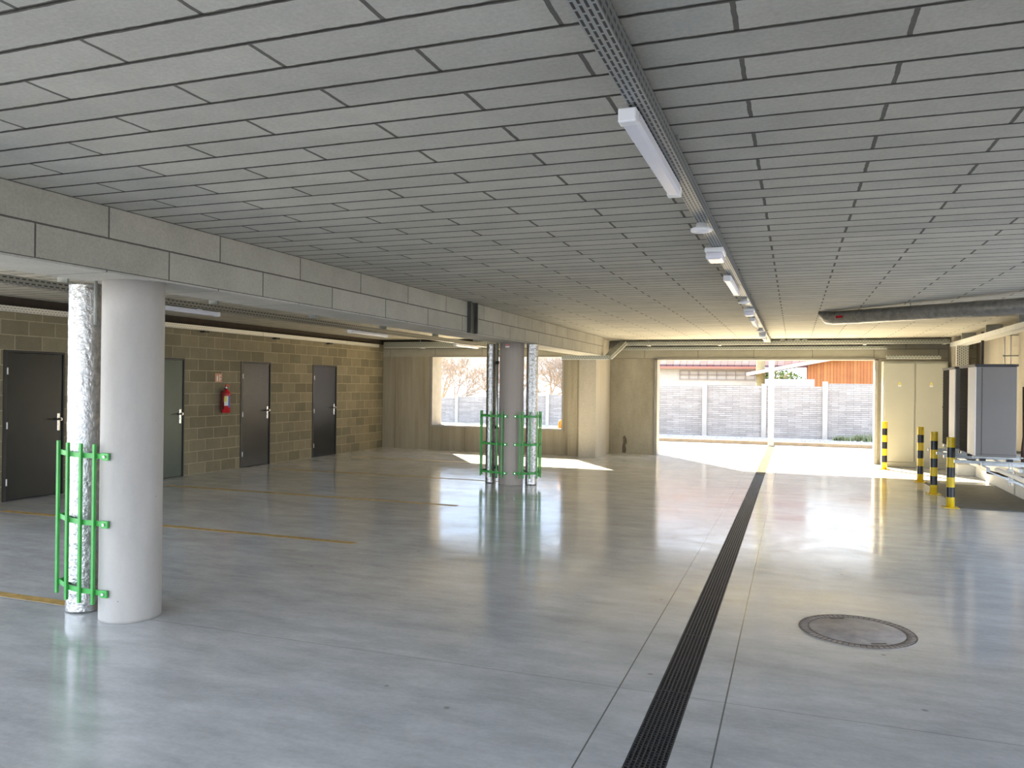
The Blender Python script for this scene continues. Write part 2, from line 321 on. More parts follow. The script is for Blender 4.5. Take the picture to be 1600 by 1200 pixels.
# ------------------------------------------------------------------ floor and ground
DX0, DX1 = -.672, -.495
b = MB(); b.box(-10.1, DX0, -2, 18.8, -.25, 0); b.box(DX1, 5.2, -2, 18.8, -.25, 0); b.box(DX0, DX1, -2, 18.8, -.25, -.10)
struct(b.build('floor', 'floor'), 'polished grey concrete garage floor')
b = MB(); b.box(-40, DX0, 18.8, 23.2, -.25, 0); b.box(DX1, 40, 18.8, 23.2, -.25, 0); b.box(DX0, DX1, 18.8, 23.2, -.25, -.10)
yd = struct(b.build('yard', 'yard'), 'sunlit pale concrete yard outside the garage')
b = MB(); b.box(-60, 60, -60, -2, -.3, -.01); b.box(5.2, 60, -2, 18.8, -.3, -.01); b.box(-60, -10.1, -2, 4.8, -.3, -.01)
struct(b.build('forecourt', 'asphalt'), 'grey paved ground outside the open sides')
b = MB(); b.box(-60, 60, 23.75, 90, -.6, -.15); b.box(-60, -40, 4.8, 23.75, -.6, -.15); b.box(-40, -10.1, 4.8, 18.8, -.6, -.15)
struct(b.build('ground', 'soil'), 'rough ground beyond the yard')

# ------------------------------------------------------------------ ceiling
b = MB(); b.box(-10.1, 5.2, -2, 18.5, ZC, ZC+.25)
struct(b.build('ceiling', 'ceiling'), 'grey concrete block ceiling with dark joints')
# beam along the columns
b = MB()
b.box(-4.54, -4.02, -2, 9.42, 2.30, ZC, 'beam_y'); b.box(-4.54, -4.02, 9.42, 17.1, 2.30, ZC, 'beam_y2'); b.box(-4.538, -4.022, -2, 17.1, 2.288, 2.302, 'beam_under')
struct(b.build('trim_1'), 'long grey concrete block beam on the columns')
sp = MB(); sp.box(-4.02, -3.965, 9.37, 9.395, 2.29, ZC-.002); sp.box(-4.02, -4.005, 9.38, 9.60, 2.29, ZC-.002); sp.box(-4.02, -3.965, 9.585, 9.61, 2.29, ZC-.002)
tag(sp.build('steel_channel', simple('dark_steel', (.10, .10, .09), .55, .5)), 'dark steel channel fixed upright to the side of the long beam', 'bracket')

# ------------------------------------------------------------------ walls
# left block wall with four door openings
DOORS = [(7.35, 8.26), (9.68, 10.58), (12.02, 12.90), (14.34, 15.27)]
DH = 2.0
b = MB(); y = 4.8
for d0, d1 in DOORS:
    b.box(-10.0, -9.75, y, d0, 0, ZC); b.box(-10.0, -9.75, d0, d1, DH, ZC); y = d1
b.box(-10.0, -9.75, y, 17.4, 0, ZC); b.box(-10.1, -10.0, 4.8, 17.75, 0, ZC)
b2 = MB(); b2.box(-9.75, -9.744, 4.8, 17.4, 2.585, ZC); b2.box(-9.744, -4.56, 17.394, 17.4, 2.65, ZC); struct(b2.build('gap_shade_strip', 'gap'), 'dark strip painting the shaded gap between the block wall and the ceiling')  # shade under the ceiling put in as a thin dark strip
struct(b.build('wall_left', 'block'), 'brown concrete block wall with four dark doors')
# back-left wall with the window opening
WX0, WX1, WZ0, WZ1 = -8.40, -5.03, .60, 2.285
b = MB()
b.box(-10.0, WX0, 17.4, 17.9, 0, 2.285, 'wallconc'); b.box(WX1, -4.20, 17.4, 17.9, 0, 2.285, 'wallconc'); b.box(WX0, WX1, 17.4, 17.9, 0, WZ0, 'wallconc')
b.box(-10.0, -4.20, 17.4, 17.9, 2.285, ZC, 'lintel')
b.box(-4.88, -4.57, 17.28, 17.4, 0, 2.285, 'wallconc')
struct(b.build('wall_back_left'), 'board-marked concrete wall around the window opening')
# pilaster under the beam end and the return
b = MB(); b.box(-4.57, -4.18, 17.1, 18.8, 0, ZC)
struct(b.build('wall_pilaster', 'beige_wall'), 'pale concrete pier at the end of the beam')
# back-right wall with the vehicle opening
OX0, OX1, OZ = -3.07, 1.66, 2.268
b = MB()
b.box(-4.18, OX0, 18.5, 18.8, 0, OZ, 'wallconc2'); b.box(OX1, 3.75, 18.5, 18.8, 0, OZ, 'wallconc2')
b.box(-4.18, 3.75, 18.5, 18.8, OZ, ZC+.25, 'lintel')
b.box(3.02, 3.20, 17.9, 18.5, 0, ZC, 'beige_wall')
struct(b.build('wall_back_right'), 'concrete wall around the wide vehicle opening')
# right wall with low white plinth
b = MB(); b.box(3.55, 3.75, 12.0, 18.5, 0, ZC, 'beige_wall'); b.box(3.75, 5.2, 12.0, 12.2, 0, ZC, 'beige_wall')
struct(b.build('wall_right'), 'beige concrete wall behind the heat pumps')
b = MB(); b.box(5.0, 5.2, -2, 3.0, 0, ZC); b.box(0.3, 5.0, -2, -1.8, 0, ZC); struct(b.build('wall_light_block', 'beige_wall'), 'unseen concrete walls added behind the camera to cut light')  # unseen walls, added to cut the light coming from behind
b = MB(); b.box(3.22, 3.55, 12.0, 16.75, 0, .50, 'white_wall', .01)
struct(b.build('baseboard_right'), 'low white plinth along the right wall')
b = MB(); b.box(2.93, 3.24, 16.82, 17.3, 0, .21, 'white_wall', .008)
tag(b.build('concrete_block'), 'small pale concrete block on the floor beside the electrical cabinet', 'block')
b = MB(); rnd = random.Random(5); pts = [(-3.86, .02), (-3.78, .02), (-3.765, .12), (-3.79, .2), (-3.75, .26), (-3.76, .36), (-3.80, .44), (-3.85, .40), (-3.84, .28), (-3.865, .16)]
b.prism([(x, 18.5, z) for x, z in pts], (0, -.002, 0)); tag(b.build('wall_stain', 'stain'), 'dark damp stain low on the recessed concrete wall beside the pier', 'stain')
# trims: bright frames of the openings
b = MB(); b.box(OX0-.03, OX0+.03, 18.46, 18.82, 0, OZ); b.box(OX0-.03, OX1+.03, 18.46, 18.82, OZ-.025, OZ+.012); b.box(OX1-.03, OX1+.03, 18.46, 18.82, 0, OZ)
struct(b.build('trim_2', 'postout'), 'pale render edge around the vehicle opening')
b = MB(); b.box(WX0-.02, WX0+.03, 17.385, 17.92, WZ0, WZ1); b.box(WX1-.03, WX1+.02, 17.385, 17.92, WZ0, WZ1); b.box(WX0-.02, WX1+.02, 17.385, 17.92, WZ0-.03, WZ0+.01); b.box(WX0-.02, WX1+.02, 17.385, 17.92, WZ1-.01, WZ1+.012)
struct(b.build('trim_3', 'postout'), 'pale render edge around the window opening')

# ------------------------------------------------------------------ doors in the left wall
dl = ['nearest dark door, left of the silver wrapped pipe', 'steel door with a green reflection in its colour, partly hidden behind the near round column', 'dark steel door directly right of the fire extinguisher', 'farthest dark steel door, nearest the back corner']
for i, (d0, d1) in enumerate(DOORS):
    r = empty('door_%d' % (i+1), (-9.75, d0, 0)); struct(r, dl[i]); W = d1-d0
    b = MB(); b.box(-.16, .012, 0, .05, 0, DH); b.box(-.16, .012, W-.02, W, 0, DH); b.box(-.16, .012, .05, W-.02, DH-.03, DH); b.build('door_frame', 'frame', r)
    b = MB(); b.box(-.05, -.005, .055, W-.022, .008, DH-.032, bev=.004); lf = b.build('door_leaf', 'door_green' if i == 1 else 'door', r)
    for z in (.25, 1.0, 1.72):
        b = MB(); b.tube([(.006, .055, z-.045), (.006, .055, z+.045)], .012, seg=10); b.build('hinge', 'white', r)
    b = MB(); b.box(-.006, .004, W-.10, W-.06, .90, 1.14, bev=.003); h_ = b.build('door_handle', 'chrome', r)
    b = MB(); b.tube([(.0, W-.08, 1.06), (.05, W-.08, 1.06), (.055, W-.10, 1.06), (.055, W-.20, 1.055)], .010, seg=10); b.build('lever', 'black', h_)
    b = MB(); b.tube([(.0, W-.08, .98), (.014, W-.08, .98)], .012, seg=12); b.build('lock_cylinder', 'chrome', h_)
    b = MB(); b.tube([(.0, W-.075, 1.06), (.05, W-.075, 1.06)], .02, seg=12); b.build('knob', 'chrome', h_)

# ------------------------------------------------------------------ fire extinguisher and sign
r = empty('fire_extinguisher', (-9.66, 11.52, 1.05)); tag(r, 'red fire extinguisher hung on the block wall below an orange sign', 'fire extinguisher')
b = MB(); b.lathe([(.068, 0), (.076, .012), (.076, .34), (.07, .375), (.05, .40), (.028, .415), (.024, .43)]); b.build('cylinder', 'red', r)
b = MB(); b.lathe([(.0765, .13), (.0768, .132), (.0768, .30), (.0765, .302)]); b.bm.faces.ensure_lookup_table()
lb = b
for f in [f for f in lb.bm.faces if len(f.verts) > 4]: lb.bm.faces.remove(f)
for f in list(lb.bm.faces):
    a = math.degrees(math.atan2(f.calc_center_median().y, f.calc_center_median().x))
    if not (-75 < a < 10): lb.bm.faces.remove(f)
lb.build('instruction_label', 'labelwhite', r)
for (a0, a1, z0, z1, mm, nm) in ((-80, -38, .20, .30, 'labelyellow', 'yellow_panel'), (-22, 12, .10, .31, 'labelblue', 'blue_panel')):
    b = MB(); rr_ = .0780; st = 5
    for k in range(st):
        t0 = math.radians(a0+(a1-a0)*k/st); t1 = math.radians(a0+(a1-a0)*(k+1)/st)
        b.poly([(rr_*math.cos(t0), rr_*math.sin(t0), z0), (rr_*math.cos(t1), rr_*math.sin(t1), z0), (rr_*math.cos(t1), rr_*math.sin(t1), z1), (rr_*math.cos(t0), rr_*math.sin(t0), z1)])
    b.build(nm, mm, r)
b = MB(); b.lathe([(.02, .43), (.022, .47), (.012, .48)], seg=12); b.build('valve', 'chrome', r)
b = MB(); b.box(-.01, .01, -.02, .075, .475, .49); b.box(-.01, .01, -.015, .08, .50, .512); b.box(-.008, .008, -.02, .0, .475, .512); b.build('squeeze_handle', 'red', r)
b = MB(); b.tube([(0, -.02, .45), (.02, -.07, .44), (.03, -.095, .36), (.02, -.098, .22), (.01, -.098, .06)], .009, seg=10); b.build('hose', 'black', r)
b = MB(); b.box(-.088, -.07, -.02, .02, .1, .40); b.box(-.088, .0, -.02, .02, .385, .395); b.build('wall_bracket', 'black', r)
r = empty('fire_sign', (-9.748, 11.42, 1.68)); tag(r, 'small orange extinguisher pictogram sign on the block wall', 'sign')
b = MB(); b.box(0, .004, -.09, .09, -.08, .08); b.build('sign_plate', 'sign_orange', r)
b = MB(); b.box(.004, .006, -.05, -.02, -.06, .03); b.tube([(.005, -.035, .03), (.005, -.035, .05)], .006, seg=8); b.box(.004, .006, .015, .03, -.06, .055); b.box(.004, .006, .03, .06, .03, .045); b.box(.004, .006, .03, .06, -.03, -.01); b.build('pictogram', 'labelwhite', r)

# ------------------------------------------------------------------ round columns
def column(x, y, r_, matn, label):
    b = MB(); n_ = 12; b.lathe([(r_*.995, 0)]+[(r_, .02+(2.29-.02)*k/n_) for k in range(n_+1)], seg=56)
    return tag(b.build('concrete_column', matn, None, (x, y, 0)), label, 'column')
C1 = (-4.28, 4.165); C2 = (-4.325, 11.94)
column(*C1, .197, 'column', 'near round concrete column beside the single green guard')
column(*C2, .20, 'column2', 'far round concrete column between two silver wrapped pipes')
def foilpipe(x, y, r_, label, matn='foil', z1=2.29, name='wrapped_pipe'):
    b = MB(); seg = 40; nz_ = 150; rings = []
    for k in range(nz_+1):
        z = z1*k/nz_; ring = []
        for j in range(seg):
            a = 2*math.pi*j/seg; p = Vector((math.cos(a)*3+x, math.sin(a)*3+y, z*9))
            rr_ = r_*(1+.022*noise.noise(p)+.012*noise.noise(p*3.1))
            if abs((z % .95)-.5) < .012: rr_ *= 1.02
            ring.append(b.bm.verts.new((rr_*math.cos(a), rr_*math.sin(a), z)))
        rings.append(ring)
    for a_, b_ in zip(rings, rings[1:]):
        for j in range(seg):
            f = b.bm.faces.new((a_[j], a_[(j+1) % seg], b_[(j+1) % seg], b_[j])); f.smooth = True
    b.bm.faces.new(rings[0][::-1]); b.bm.faces.new(rings[-1])
    return tag(b.build(name, matn, None, (x, y, 0)), label, 'pipe')
foilpipe(-4.695, 4.165, .122, 'silver foil wrapped pipe standing left of the near column')
foilpipe(-4.695, 12.0, .088, 'silver foil wrapped pipe left of the far column')
foilpipe(-4.01, 12.05, .095, 'silver foil wrapped pipe right of the far column')
b = MB(); b.tube([(0, 0, .1), (0, 0, 2.29)], .024, seg=14); tag(b.build('conduit', 'galv', None, (-4.548, 11.86, 0)), 'thin steel conduit between the far column and its left pipe', 'pipe')
r = bpy.context.scene.collection.objects['conduit']
for z in (.25, .9, 1.95):
    b = MB(); b.tube([(0, 0, z), (0, 0, z+.05)], .032, seg=14); b.build('clamp', 'black', r)
b = MB(); b.tube([(0, 0, 1.99), (0, 0, 2.288)], .011, seg=12); tag(b.build('conduit', 'galv_dull', None, (-4.455, 4.01, 0)), 'short thin conduit at the top between the near column and its pipe', 'pipe')
b = MB(); b.box(-.035, .035, -.004, .0, -.025, .025, 'labelwhite'); b.box(-.035, .035, -.006, -.003, .0, .022, 'red')
tag(b.build('sticker', None, None, (-4.33, 11.737, 2.24), ), 'small red and white sticker at the top of the far column', 'sticker')

# ------------------------------------------------------------------ green pipe guards
def pipe_guard(path, bars, label):
    cx, cy = path[1]; r = empty('pipe_guard', (cx, cy, 0)); tag(r, label, 'guard', 'green steel pipe guards')
    path = [Vector((p[0]-cx, p[1]-cy, 0)) for p in path]; sg = 1 if path[0].x > path[-1].x or path[0].x > 0 else -1
    for z in (.20, .66, 1.11):
        b = MB()
        for p, q in zip(path, path[1:]):
            d = q-p; n_ = Vector((-d.y, d.x, 0)).normalized()*.003
            b.prism([(p.x-n_.x, p.y-n_.y, z-.017), (q.x-n_.x, q.y-n_.y, z-.017), (q.x+n_.x, q.y+n_.y, z-.017), (p.x+n_.x, p.y+n_.y, z-.017)], (0, 0, .034))
        s_ = b.build('strap', 'green', r)
        x0, y0 = path[0].x, path[0].y
        b = MB(); b.box(x0-.028, x0+.028, y0-.012, y0+.004, z-.025, z+.025, bev=.003); b.build('flange', 'green', s_)
        b = MB(); b.tube([(x0, y0-.022, z), (x0, y0-.010, z)], .009, seg=8); b.build('bolt', 'chrome', s_)
    for (x, y) in bars:
        b = MB(); x -= cx; y -= cy; b.box(x-.010, x+.010, y-.010, y+.010, .12, 1.19, bev=.002); b.build('bar', 'green', r)
    return r
pipe_guard([(-4.285, 3.955), (-4.385, 3.968), (-4.50, 3.965), (-4.65, 3.995), (-4.85, 4.09), (-4.87, 4.22), (-4.78, 4.36), (-4.45, 4.36)],
           [(-4.385, 3.952), (-4.50, 3.948), (-4.652, 3.978), (-4.862, 4.082), (-4.885, 4.225), (-4.78, 4.375)], 'green steel guard around the pipe at the near column')
pipe_guard([(-4.34, 11.728), (-4.40, 11.745), (-4.50, 11.772), (-4.62, 11.80), (-4.83, 11.90), (-4.86, 12.05), (-4.80, 12.16), (-4.48, 12.15)],
           [(-4.40, 11.731), (-4.50, 11.758), (-4.62, 11.786), (-4.835, 11.885), (-4.875, 12.05), (-4.80, 12.175)], 'green steel guard on the left side of the far column')
pipe_guard([(-4.19, 11.775), (-4.12, 11.79), (-4.065, 11.80), (-3.965, 11.84), (-3.88, 11.92), (-3.865, 12.05), (-3.92, 12.17), (-4.18, 12.17)],
           [(-4.112, 11.775), (-4.062, 11.786), (-3.962, 11.826), (-3.868, 11.912), (-3.85, 12.05), (-3.92, 12.185)], 'green steel guard on the right side of the far column')

# ------------------------------------------------------------------ drain
def grate():
    b = MB(); W = DX1-DX0; n_ = 8; step = W/n_
    for k in range(n_+1):
        x = -W/2+.004+(W-.008)*k/n_; b.box(x-.0035, x+.0035, .003, .997, -.022, -.001)
    for k in range(n_):
        x0 = -W/2+.004+(W-.008)*k/n_; ph = (k % 2)*.0125
        for j in range(40):
            yy = .01+j*.025+ph
            if yy < .99: b.box(x0, x0+step, yy-.004, yy+.004, -.02, -.003)
    b.box(-W/2+.001, W/2-.001, .0, .006, -.024, -.001); b.box(-W/2+.001, W/2-.001, .994, 1.0, -.024, -.001)
    return b
g0 = grate().build('drain_grate', 'iron', None, ((DX0+DX1)/2, 2.2, 0))
tag(g0, 'black slotted iron grate in the long floor drain inside the garage', 'drain grate', 'grates of the shaded floor drain')
for k in range(1, 21):
    y = 2.2+k*1.0
    g = g0.copy(); col.objects.link(g); g.location = ((DX0+DX1)/2, y, 0)
    if y > 15.2:
        g['label'] = 'drain grate with sunlight put into its colour, crossing the floor at the vehicle opening'; g['group'] = 'grates of the sunlit floor drain'
        if y < 16.25 and 'pale' not in g: pass
pale = g0.data.copy(); pale.materials.clear(); pale.materials.append(M['iron_sunlit'])
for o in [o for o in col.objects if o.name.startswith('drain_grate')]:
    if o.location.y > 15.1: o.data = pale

# ------------------------------------------------------------------ manhole
r = empty('manhole_cover', (.41, 5.70, 0), 0); tag(r, 'round weathered iron manhole cover set in the floor', 'manhole cover')
b = MB(); R0, R1 = .365, .305
b.lathe([(R1, .001), (R1, .004), (R0, .004), (R0, .001)], seg=72); 
for f in [f for f in b.bm.faces if len(f.verts) > 4]: b.bm.faces.remove(f)
b.build('frame_ring', 'cast', r)
b = MB()
for k in range(60):
    a = 2*math.pi*k/60; c_, s_ = math.cos(a), math.sin(a)
    b.prism([(R1*c_-.003*s_, R1*s_+.003*c_, .0042), ((R0-.012)*c_-.003*s_, (R0-.012)*s_+.003*c_, .0042), ((R0-.012)*c_+.003*s_, (R0-.012)*s_-.003*c_, .0042), (R1*c_+.003*s_, R1*s_-.003*c_, .0042)], (0, 0, .002))
for rr_ in (R0-.004, R1-.002):
    for k in range(72):
        a0, a1 = 2*math.pi*k/72, 2*math.pi*(k+1)/72
        b.prism([((rr_-.005)*math.cos(a0), (rr_-.005)*math.sin(a0), .0042), ((rr_+.004)*math.cos(a0), (rr_+.004)*math.sin(a0), .0042), ((rr_+.004)*math.cos(a1), (rr_+.004)*math.sin(a1), .0042), ((rr_-.005)*math.cos(a1), (rr_-.005)*math.sin(a1), .0042)], (0, 0, .001))
b.build('rim_ribs', 'cast_dark', r)
b = MB(); b.lathe([(R1-.004, .001), (R1-.006, .0045), (.001, .0052)], seg=72); lid = b.build('lid', 'cast', r)
for a in (2.0, 2.0+math.pi):
    b = MB(); c_, s_ = math.cos(a), math.sin(a)
    b.prism([(.26*c_-.05*s_, .26*s_+.05*c_, .0055), (.285*c_-.05*s_, .285*s_+.05*c_, .0055), (.285*c_+.05*s_, .285*s_-.05*c_, .0055), (.26*c_+.05*s_, .26*s_-.05*c_, .0055)], (0, 0, .001)); b.build('lifting_slot', 'cast_dark', lid)

# ------------------------------------------------------------------ parking lines, painted shade under the heat pumps
for k, (y, x1, lb_) in enumerate(((4.22, -4.16, 'orange parking line beside the near column'), (6.88, -4.16, 'orange parking line ending in the open floor right of the near column'), (9.53, -4.2, 'faint orange parking line behind the near column, third from the camera'), (12.2, -4.5, 'faint orange parking line reaching towards the far column'), (14.9, -4.6, 'farthest faint orange parking line near the back window'))):
    b = MB(); b.box(-9.1, x1, y-.045, y+.045, .0008, .0022); tag(b.build('parking_line', 'orange_line'), lb_, 'floor marking', 'orange parking lines')
b = MB(); b.box(2.15, 3.21, 12.1, 15.2, .001, .006); tag(b.build('floor_shade', 'pump_shade'), 'dark grey painted shade on the floor under the heat pumps', 'painted shade')  # thin dark slab painting the shade beneath the heat pumps

# ------------------------------------------------------------------ cable trays and lights on the ceiling
def ytray(name, x0, x1, y0, y1, z0, z1, mb_, ms_, label, hang=True, parts=True):
    r = empty(name, ((x0+x1)/2, y0, z0)); tag(r, label, 'cable tray'); W = (x1-x0)/2; Ln = y1-y0
    b = MB(); b.box(-W, W, 0, Ln, 0, .003, mb_); b.box(-W, -W+.003, 0, Ln, .003, z1-z0, ms_); b.box(W-.003, W, 0, Ln, .003, z1-z0, ms_); b.build('channel', None, r)
    yy = 1.2
    while hang and yy < Ln:
        b = MB(); b.box(-W-.012, W+.012, yy-.012, yy+.012, z1-z0, ZC-z0); b.build('ceiling_bracket', 'galv_dull', r); yy += 2.0
    if parts:
        yy = .0
        for yy in [k*3.0+1.62 for k in range(int(Ln/3))]:
            b = MB(); b.box(-W-.002, W+.002, yy, yy+.006, -.002, z1-z0-.002); b.build('joint', 'galv_dull', r)
    return r
ytray('cable_tray', -.565, -.490, .2, 18.15, 2.612, 2.685, 'perf_bot', 'perf_side', 'long perforated steel tray carrying the lights above the floor drain')
ytray('cable_tray', -6.45, -6.35, .2, 17.1, 2.44, 2.51, 'perf_shaded_b', 'perf_dull', 'perforated steel tray under the ceiling of the left parking bay')  # both tray materials have the left bay's shade in their colour
ytray('cable_tray', -9.745, -9.645, 4.9, 17.0, 2.50, 2.575, 'perf_yl', 'perf_yl', 'white cable tray running along the top of the block wall', hang=False)
r = [o for o in col.objects if o.name.startswith('cable_tray')][-1]
for y in (11.0, 13.0, 14.9, 9.0, 7.0):
    b = MB(); b.box(-.045, .045, y-4.9-.06, y-4.9+.06, -.035, -.001); b.build('support_bracket', 'black', r)
def batten():
    r = empty('light_batten')
    b = MB(); Ln = 1.18
    prof = [(-.033, 0.012), (-.033, .045), (.033, .045), (.033, .012), (.022, -.002), (-.022, -.002)]
    b.prism([(x, .05, z) for x, z in prof], (0, Ln-.10, 0)); b.build('diffuser', 'diff', r)
    for y0, y1 in ((0, .055), (Ln-.055, Ln)):
        b = MB(); b.box(-.033, .033, y0, y1, -.004, .047, bev=.006); b.build('end_cap', 'white', r)
    for y0 in (.25, .85):
        b = MB(); b.box(-.02, .02, y0, y0+.05, .045, .055); b.build('mounting_clip', 'galv', r)
    return r
bt = batten()
locs = [((-.565, 2.72, 2.556), 'nearest white light batten under the long ceiling tray'), ((-.565, 7.08, 2.556), 'second white light batten from the camera under the long ceiling tray'), ((-.565, 11.45, 2.556), 'third white light batten from the camera under the long ceiling tray'), ((-.565, 15.6, 2.556), 'farthest white light batten at the far end of the long ceiling tray'),
        ((-6.40, 6.3, 2.384), 'white light batten under the left bay tray, right of the near column'), ((-6.40, 10.35, 2.384), 'white light batten in the middle of the left bay tray'), ((-6.40, 14.3, 2.384), 'white light batten at the far end of the left bay tray')]
for k, (l, lb_) in enumerate(locs):
    o = bt if k == 0 else copy_tree(bt, None); o.location = l; tag(o, lb_, 'light', 'white light battens')
def sensor():
    r = empty('motion_sensor')
    b = MB(); b.lathe([(.062, .0), (.066, .008), (.064, .018), (.035, .028), (.032, .05)], seg=28); b.build('base', 'white', r)
    b = MB(); b.lathe([(.002, -.012), (.03, -.008), (.046, .002)], seg=24); b.build('lens', 'white', r); return r
s0 = sensor()
for k, (y, lb_) in enumerate(((4.84, 'nearest round white ceiling sensor'), (9.1, 'middle round white ceiling sensor on the long tray'), (13.7, 'farthest round white ceiling sensor on the long tray'))):
    o = s0 if k == 0 else copy_tree(s0, None); o.location = (-.54, y, 2.562); tag(o, lb_, 'sensor', 'round ceiling sensors')
def emerg():
    r = empty('emergency_light')
    b = MB(); b.box(-.065, .065, -.12, .12, .035, .07, bev=.008); b.build('housing', 'white', r)
    b = MB(); b.box(-.06, .06, -.115, .115, -.015, .036, bev=.02); b.build('lens', 'diff', r)
    return r
s0 = emerg()
for k, (y, lb_) in enumerate(((5.78, 'nearest boxy white emergency light'), (10.3, 'second boxy white emergency light along the long tray'), (14.75, 'farthest boxy white emergency light along the long tray'))):
    o = s0 if k == 0 else copy_tree(s0, None); o.location = (-.545, y, 2.54); tag(o, lb_, 'emergency light', 'boxy emergency lights')

def xtray(x0, x1, y0, y1, z0, z1, label, hang=None, light=False):
    r = empty('cable_tray', (x0, y0, z0)); tag(r, label, 'cable tray'); Ln = x1-x0; D = y1-y0; H_ = z1-z0
    b = MB(); b.box(0, Ln, 0, D, 0, .003, 'perf_xb'); b.box(0, Ln, 0, .003, .003, H_, 'perf_x'); b.box(0, Ln, D-.003, D, .003, H_, 'perf_x'); b.build('channel', None, r)
    b = MB(); b.box(0, Ln, -.004, 0, -.002, .012); b.build('edge_rail', 'galv_light', r)
    for hx in (hang or []):
        b = MB(); b.box(hx-x0-.006, hx-x0+.006, -.012, -.004, -.02, ZC-z0); b.build('hanger_rod', 'galv_dull', r)
        b = MB(); b.box(hx-x0-.03, hx-x0+.03, -.02, D, -.018, -.003); b.build('hanger_foot', 'galv_light', r)
    return r
xtray(-3.85, 3.0, 18.12, 18.32, 2.575, 2.655, 'upper perforated steel tray above the vehicle opening', [-3.2, -1.6, 1.4, 2.9])
xtray(-4.15, 1.85, 18.34, 18.48, 2.475, 2.54, 'lower perforated steel tray against the wall above the vehicle opening')
xtray(-9.6, -4.75, 17.17, 17.37, 2.50, 2.64, 'perforated steel tray on the wall above the window opening', [-8.6, -7.1])
xtray(-4.95, -3.85, 16.95, 17.09, 2.20, 2.29, 'short perforated steel tray crossing the pier below the beam')
# sloping tray link
r = empty('tray_link', (-3.85, 17.02, 2.21)); tag(r, 'sloping steel tray joining the pier tray to the opening tray', 'cable tray')
b = MB(); P0 = Vector((0, 0, 0)); P1 = Vector((.12, 1.12, .40))
b.prism([(-.12, -.05, 0), (.03, -.05, 0), (.03, -.05, .07), (-.12, -.05, .07)], (P1-P0)); b.build('channel', 'galv_dull', r)
b = MB(); b.prism([(.03, -.055, -.004), (.06, -.055, -.004), (.06, -.055, .012), (.03, -.055, .012)], (P1-P0)); b.build('edge_rail', 'galv_light', r)
# cable loops on upper tray
for k, x in enumerate((-.25, -.1, .05, .2)):
    b = MB(); b.tube([(x+.05*math.cos(t), 18.10, 2.66+.018*math.sin(t)) for t in [j*math.pi/8 for j in range(-2, 11)]], .010, seg=8)
    tag(b.build('cable_loop', 'galv_dull'), 'grey cable coil resting on the tray above the vehicle opening', 'cable', 'cable coils on the opening tray')
# right-hand tray along the wall and riser
r = ytray('cable_tray', 2.98, 3.20, 9.6, 18.05, 2.50, 2.58, 'galv_light', 'galv_light', 'white cable duct along the right wall above the heat pumps', hang=True, parts=False)
b = MB(); b.box(0, .20, 0, .06, 0, .40, 'perf_v'); b.box(-.004, 0, -.01, .07, 0, .40, 'galv_light'); b.box(.2, .204, -.01, .07, 0, .40, 'galv_light')
tag(b.build('cable_riser', None, None, (3.02, 17.55, 2.10)), 'perforated vertical cable riser above the second heat pump', 'cable tray')
b = MB(); b.box(0, 1.0, 0, .1, 0, .07, 'perf_x'); b.box(0, 1.0, -.004, 0, -.002, .01, 'galv_light')
tag(b.build('cable_tray', None, None, (1.80, 17.90, 2.25)), 'perforated tray lying along the top of the electrical cabinet', 'cable tray')
b = MB(); b.box(-.02, .02, -.02, .02, 0, .62); tag(b.build('steel_post', 'black', None, (3.12, 15.8, 2.03)), 'thin black upright post above the heat pumps', 'post')
r = empty('conduit_pair', (3.35, 15.3, 1.9)); tag(r, 'pair of thin pale pipes on the right wall beside the black post', 'pipe')
for x in (0, .09):
    b = MB(); b.tube([(x, 0, 0), (x, 0, .78)], .012, seg=10); b.build('pipe', 'galv_light', r)
for z in (.3, .65):
    b = MB(); b.box(-.03, .2, -.016, .016, z, z+.02); b.build('clip', 'galv_dull', r)
# horizontal wrapped duct
b = MB()
pts = [(.36, 11.86, 2.70), (.38, 11.84, 2.665), (.44, 11.79, 2.61), (.52, 11.71, 2.60)]
A = Vector(pts[-1]); B = Vector((3.85, 8.30, 2.49)); n_ = 46
for k in range(1, n_+1): pts.append(tuple(A.lerp(B, k/n_)))
b.tube(pts, [.065, .078, .09]+[.093*(1+.02*noise.noise(Vector((k*.9, 0, 3)))+(.04 if k % 8 == 4 else 0)) for k in range(len(pts)-3)], seg=28)
r = tag(b.build('wrapped_duct', 'foil_dull'), 'large silver foil wrapped duct under the ceiling on the right', 'duct')
b = MB(); d = (B-A).normalized(); c_ = A+d*.22+Vector((-.062, -.058, .0)); 
sd = d; nn = Vector((d.y, -d.x, 0)).normalized()
c_ = A+d*.16+nn*(-1 if nn.y > 0 else 1)*.090
b.prism([c_-sd*.06+Vector((0, 0, -.012)), c_+sd*.06+Vector((0, 0, -.012)), c_+sd*.06+Vector((0, 0, .02)), c_-sd*.06+Vector((0, 0, .02))], (nn*(-1 if nn.y > 0 else 1))*.004); b.build('red_sticker', 'red', r)
for k in (.25, .55, .85):
    p = A.lerp(B, k); b = MB(); b.tube([(p.x, p.y, p.z+.09), (p.x, p.y, ZC)], .006, seg=8); b.build('hanger', 'galv_dull', r)

